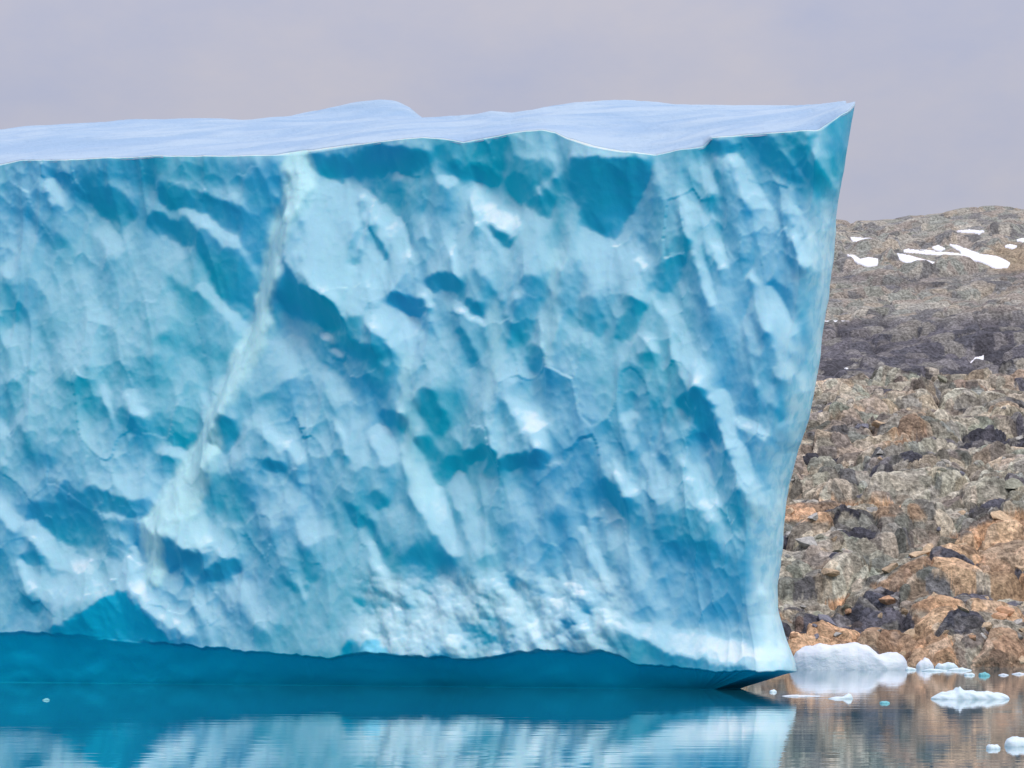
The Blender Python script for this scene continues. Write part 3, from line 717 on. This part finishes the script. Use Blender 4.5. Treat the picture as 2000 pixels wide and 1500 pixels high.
def build_iceberg():
    root = bpy.data.objects.new('iceberg', None); COL.objects.link(root); root.location = (0, 165, 0)
    tag(root, 'huge flat-topped blue iceberg with sheer scalloped wall and undercut waterline', 'iceberg')
    base = np.array([0, 165, 0.0])
    # rows: fraction along the height
    nA, nB, nC = 8, 44, 440        # below water, notch, wall
    # columns
    x_l = px_to_face(-40)[0]
    xs_far = np.arange(-78, x_l, 0.22); x0 = px_to_face(1330)[0]
    xs_fix = np.arange(x_l, x0, 0.070)
    nst = 120; narc = 34; nside = 60; nback = 420; nleft = 30
    rows = nA + nB + nC
    ncol = len(xs_far) + len(xs_fix) + nst + narc + nside + nback + nleft
    X = np.zeros((rows, ncol)); Y = np.zeros((rows, ncol)); Zt = np.zeros((rows, ncol)); U = np.zeros((rows, ncol)); NX = np.zeros((rows, ncol)); NY = np.zeros((rows, ncol))
    frac = np.concatenate([np.linspace(-1, -0.08, nA), np.linspace(0, 1, nB, endpoint=False), 1 + np.linspace(0, 1, nC)])
    CR, CD = 2.2, 3.4
    nrm = np.array([-KX, -1.0]) / math.hypot(KX, 1)
    for r in range(rows):
        f = frac[r]
        # reference photo row at the right end, for the edge profile
        if f >= 1: vref = 1311 + (214 - 1311) * (f - 1)
        elif f >= 0: vref = 1350 + (1311 - 1350) * f
        else: vref = 1350 - 60 * f
        xr = px_to_face(np.interp(vref, RIGHT[:, 0], RIGHT[:, 1]))[0] * 153.0 / 150.0
        inset = 1.7 * (1 - max(f, 0)) ** 0.8 if f < 1 else 0.0      # wave-cut notch
        if f < 0: inset = 1.7 + 0.8 * f
        xa = xr - CR
        xf = np.concatenate([xs_far, xs_fix, x0 + (xa - x0) * (np.arange(nst) + 0.0) / nst])
        nf = len(xf)
        X[r, :nf] = xf; Y[r, :nf] = face_y(xf); U[r, :nf] = np.where(face_to_px(xf) < -300, -600 - face_to_px(xf), face_to_px(xf)); NX[r, :nf] = nrm[0]; NY[r, :nf] = nrm[1]
        th = np.linspace(0, math.pi / 2, narc, endpoint=False)
        sl = slice(nf, nf + narc)
        X[r, sl] = xa + CR * np.sin(th); Y[r, sl] = face_y(xa) + CD * (1 - np.cos(th)); U[r, sl] = face_to_px(xa + CR * th / (math.pi / 2))
        NX[r, sl] = nrm[0] * np.cos(th) + np.sin(th); NY[r, sl] = nrm[1] * np.cos(th)
        q = nf + narc; ts = np.linspace(0, 1, nside, endpoint=False)
        sl = slice(q, q + nside)
        X[r, sl] = xr - 1.5 * ts - 3.0 * ts ** 3; Y[r, sl] = face_y(xa) + CD + 30 * ts; U[r, sl] = face_to_px(xr) - ts * 30 / SCL; NX[r, sl] = 1; NY[r, sl] = 0
        q += nside; tb = np.linspace(0, 1, nback, endpoint=False)
        xe = xr - 4.5; ye = face_y(xa) + CD + 30
        sl = slice(q, q + nback)
        X[r, sl] = xe + (-78 - xe) * tb; Y[r, sl] = ye + 32 * tb + 4 * np.sin(tb * math.pi); U[r, sl] = 300 + 900 * np.abs(tb - 0.5); NX[r, sl] = 0; NY[r, sl] = 1
        q += nback; tl = np.linspace(0, 1, nleft, endpoint=False)
        sl = slice(q, q + nleft)
        X[r, sl] = -78 - 3 * np.sin(tl * math.pi); Y[r, sl] = ye + 32 + (face_y(-78) - ye - 32) * tl; U[r, sl] = -300 + 100 * np.sin(tl * math.pi); NX[r, sl] = -1; NY[r, sl] = 0
        X[r] -= NX[r] * inset * np.where(np.arange(ncol) < nf, 1, np.where(np.arange(ncol) < nf + narc, np.cos(np.clip((np.arange(ncol) - nf) / narc, 0, 1) * math.pi / 2), 0.0))
        Y[r] -= NY[r] * inset
    nf = len(xs_far) + len(xs_fix) + nst
    FR = np.broadcast_to(frac[:, None], X.shape)
    # heights: notch lip and top edge per column
    dist = Y.copy()
    ztop = cap_z(X[-1], Y[-1])
    isb = np.arange(ncol) >= nf + narc
    ulip = np.where(np.arange(ncol) < len(xs_far), face_to_px(X[nA + nB]), U[nA + nB])
    zlip = CAMZ + (HOR - np.interp(ulip, NOTCH[:, 0], NOTCH[:, 1])) * Y[nA + nB] / F
    zlip = zlip + 0.16 * fbm(ulip / 22, ulip * 0, 401, 4) + 0.10 * fbm(ulip / 70, ulip * 0, 405, 2)
    zlip = np.where(isb, 1.2, zlip)
    zw = 0.0
    Z = np.where(FR >= 1, zlip + (ztop - zlip) * (FR - 1), np.where(FR >= 0, zw + (zlip - zw) * FR, 6.0 * FR))
    # the reference-row edge profile holds for the right end; map the sample row from real height
    Vr = HOR - F * (Z - CAMZ) / np.maximum(np.minimum(Y, face_y(X) + 4), 140)
    h = sample(H, U, Vr) * SCL
    wall = sstep(0.93, 1.03, FR)
    h = h * (0.25 + 0.75 * wall)
    edge = 1 - 0.35 * sstep(0, 1, (np.arange(ncol) - nf + 10) / (narc + 8.0)) * (np.arange(ncol) < nf + narc) - 0.4 * isb
    h = h * edge
    X = X + NX * h; Y = Y + NY * h
    # lower lip of the notch: small scallops
    low = (1 - wall)
    Y = Y - low * 0.10 * fbm(X * 0.6, Z * 1.0, 71, 2)
    # redo the top so that it sits on the cap surface
    Z[-1] = cap_z(X[-1], Y[-1])
    att = np.zeros((rows, ncol, 3)); att[..., 0] = sample(LIT_RIB, U, Vr) * (np.arange(ncol) < nf + narc)
    att[..., 1] = np.maximum(sstep(1.006, 0.91, FR), sample(WASH, U, Vr) * (np.arange(ncol) < nf)); att[..., 2] = sample(RIMV, U, Vr) * (np.arange(ncol) < nf + narc)
    # lid under the snow: run inwards to a line inside the berg
    K = 46
    ex, ey = X[-1], Y[-1]
    mx = np.clip(ex, -66, 12.0); my = face_y(mx) + RIDGE
    ks = (np.arange(1, K + 1) / K)[:, None] ** 1.15
    LX = ex + (mx - ex) * ks; LY = ey + (my - ey) * ks; LZ = cap_z(LX, LY)
    body = np.concatenate([np.stack([X, Y, Z], -1), np.stack([LX, LY, LZ - 0.9 * np.minimum(1, ks * 8)], -1)])
    attb = np.concatenate([att, np.zeros((K, ncol, 3))])
    V = body.reshape(-1, 3) - base
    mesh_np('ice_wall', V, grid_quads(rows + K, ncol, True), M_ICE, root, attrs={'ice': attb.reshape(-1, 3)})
    # snow cap: starts buried just behind the edge
    k2 = (np.concatenate([[0.0], np.linspace(0.001, 1, 70)]))[:, None]
    CX = ex + (mx - ex) * k2; CY = ey + (my - ey) * k2; CZ = cap_z(CX, CY) + 0.03
    CZ[0] -= 0.16; CX[0] = CX[1]; CY[0] = CY[1]
    mesh_np('snow_cap', np.stack([CX, CY, CZ], -1).reshape(-1, 3) - base, grid_quads(len(k2), ncol, True), M_CAP, root)
build_iceberg()

# ------------------------------------------------------------------ small ice
def ice_loaf(name, label, cat, x0, x1, water_row, prof, depth, mat, group=None, seed=1, rough=0.08, dshift=0.0):
    """floating piece: skyline profile [(fraction, height in photo px)], real depth in metres"""
    Y = CAMZ * F / (water_row - HOR) + depth * 0.5
    sc = Y / F; L = (x1 - x0) * sc; cx = ((x0 + x1) / 2 - 1000) * sc
    big = (x1 - x0) > 60
    n = 72 if big else 26; m = 40 if big else 18
    t = np.linspace(0, 1, n); a = np.linspace(0, 2 * math.pi, m, endpoint=False)
    T, A = np.meshgrid(t, a, indexing='ij')
    ca, sa = np.cos(A), np.sin(A); pr = np.array(prof, float); hh = np.interp(T, pr[:, 0], pr[:, 1]) * sc * (1 + 0.35 * (0.25 if big else 0.6) * fbm(T * (14 if big else 2.5) + seed * 3.7, ca * 1.3 + seed, seed, 3))
    wid = np.sqrt(np.clip(1 - np.abs(2 * T - 1) ** 3.2, 0, 1))
    ca, sa = np.cos(A), np.sin(A)
    cx_ = np.sign(ca) * np.abs(ca) ** 0.7
    yy = cx_ * depth * 0.5 * wid * (1 + 0.25 * fbm(T * 4 + seed, ca * 1.5, seed, 3))
    up = np.abs(sa) ** 0.75
    zz = np.where(sa > 0, hh * up, -np.minimum(0.35 + hh * 0.6, 1.2) * np.abs(sa) * np.maximum(wid, 0.05))
    xx = (T - 0.5) * L
    nz = fbm(T * (9 if big else 4) + 5 * seed + 0.7 * sa, ca * 1.6 + 0.8 * sa + T, seed + 3, 4)
    zz = zz * (1 + rough * 2.0 * nz * (sa > 0)); yy = yy * (1 + rough * nz)
    V = np.stack([xx, yy, zz], -1).reshape(-1, 3)
    q = grid_quads(n, m, True)[:, ::-1]
    o = mesh_np(name, V, q, mat)
    # close both ends
    me = o.data
    o.location = (cx, Y, 0)
    tag(o, label, cat, group); return o

ice_loaf('bergy_bit', 'low white bergy bit with two rounded humps afloat between iceberg corner and shore', 'small iceberg', 1542, 1773, 1308,
         [(0, 8), (.06, 36), (.14, 45), (.35, 50), (.58, 50), (.66, 43), (.74, 28), (.78, 29), (.84, 35), (.90, 34), (.95, 28), (.985, 17), (1, 2)], 4.5, M_BERGY, seed=2, rough=0.045)
G = 'small ice pieces floating by the shore'
ice_loaf('ice_chunk', 'pale blue rounded ice lump just right of the two-humped bergy bit', 'ice chunk', 1789, 1824, 1306, [(0, 5), (.12, 10), (.3, 16), (.5, 19), (.75, 17), (.9, 10), (1, 4)], 1.0, M_BERGY, G, 3)
ice_loaf('ice_chunk', 'flat white double-humped ice chunk under the dark shore hollow', 'ice chunk', 1826, 1872, 1305, [(0, 2), (.15, 9), (.3, 8), (.55, 12), (.8, 10), (1, 1)], 1.0, M_FLOE, G, 4)
ice_loaf('ice_chunk', 'thin white ice sliver floating below the pale blue lump', 'ice chunk', 1800, 1850, 1311, [(0, 1), (.3, 5), (.6, 4), (1, 1)], 0.8, M_FLOE, G, 5)
ice_loaf('ice_chunk', 'long thin white ice strip in front of the double-humped chunk', 'ice chunk', 1852, 1898, 1310, [(0, 1), (.2, 4), (.6, 6), (1, 1)], 0.8, M_FLOE, G, 6)
ice_loaf('ice_chunk', 'tiny white ice scrap touching the right end of the bergy bit', 'ice chunk', 1768, 1790, 1309, [(0, 2), (.2, 6), (.6, 5), (1, 2)], 0.7, M_FLOE, G, 7)
ice_loaf('ice_chunk', 'small white ice scrap right of the long thin strip', 'ice chunk', 1883, 1904, 1319, [(0, 2), (.2, 4), (.7, 5), (1, 2)], 0.6, M_FLOE, G, 8)
ice_loaf('ice_chunk', 'teal-backed ice scrap near the shore, left of two low slivers', 'ice chunk', 1911, 1934, 1320, [(0, 2), (.12, 5), (.3, 5), (.55, 7), (.85, 4), (1, 1)], 0.6, M_TEALICE, G, 9)
ice_loaf('ice_chunk', 'low grey-white ice sliver near the shore, second from right edge', 'ice chunk', 1950, 1970, 1319, [(0, 1), (.5, 4), (1, 1)], 0.6, M_BERGY, G, 10)
ice_loaf('ice_chunk', 'low grey-white ice sliver at the right edge close to shore', 'ice chunk', 1976, 2004, 1317, [(0, 1), (.5, 4), (1, 1)], 0.6, M_BERGY, G, 11)
ice_loaf('ice_floe', 'long flat bright white ice floe with a small peak, biggest on open water', 'ice floe', 1818, 1972, 1366,
         [(0, 2), (.12, 12), (.3, 17), (.35, 26), (.39, 19), (.6, 16), (.85, 12), (.97, 6), (1, 1)], 1.6, M_FLOE, None, 12, 0.16)
ice_loaf('ice_chunk', 'white ice scrap with raised right end, off the iceberg corner', 'ice chunk', 1617, 1666, 1365, [(0, 1), (.3, 4), (.6, 4), (.8, 10), (.92, 9), (1, 1)], 0.7, M_FLOE, None, 13)
ice_loaf('ice_chunk', 'small submerged-looking teal ice piece on brown water', 'ice chunk', 1718, 1738, 1374, [(0, 2), (.15, 4), (.6, 5), (.9, 3), (1, 1)], 0.5, M_TEALICE, None, 14)
ice_loaf('ice_chunk', 'tiny white ice speck at the tip of the undercut', 'ice chunk', 1503, 1517, 1352, [(0, 2), (.2, 4), (.7, 5), (1, 2)], 0.4, M_FLOE, None, 15)
ice_loaf('ice_chunk', 'thin line of slush ice lying off the undercut tip', 'ice chunk', 1528, 1602, 1360, [(0, 1), (.3, 3), (.7, 2), (1, 1)], 0.4, M_BERGY, None, 16)
ice_loaf('ice_chunk', 'small oblong white ice piece near the lower right corner', 'ice chunk', 1926, 1954, 1463, [(0, 4), (.2, 9), (.8, 9), (1, 3)], 0.5, M_FLOE, None, 17)
ice_loaf('ice_chunk', 'white ice piece cut by the right edge near the lower corner', 'ice chunk', 1962, 2020, 1458, [(0, 4), (.1, 14), (.3, 18), (.8, 15), (1, 3)], 0.8, M_FLOE, None, 18)
ice_loaf('ice_chunk', 'tiny pale ice speck on dark reflection at far left', 'ice chunk', 83, 97, 1368, [(0, 1), (.3, 3), (.7, 4), (1, 1)], 0.35, M_TEALICE, None, 19)
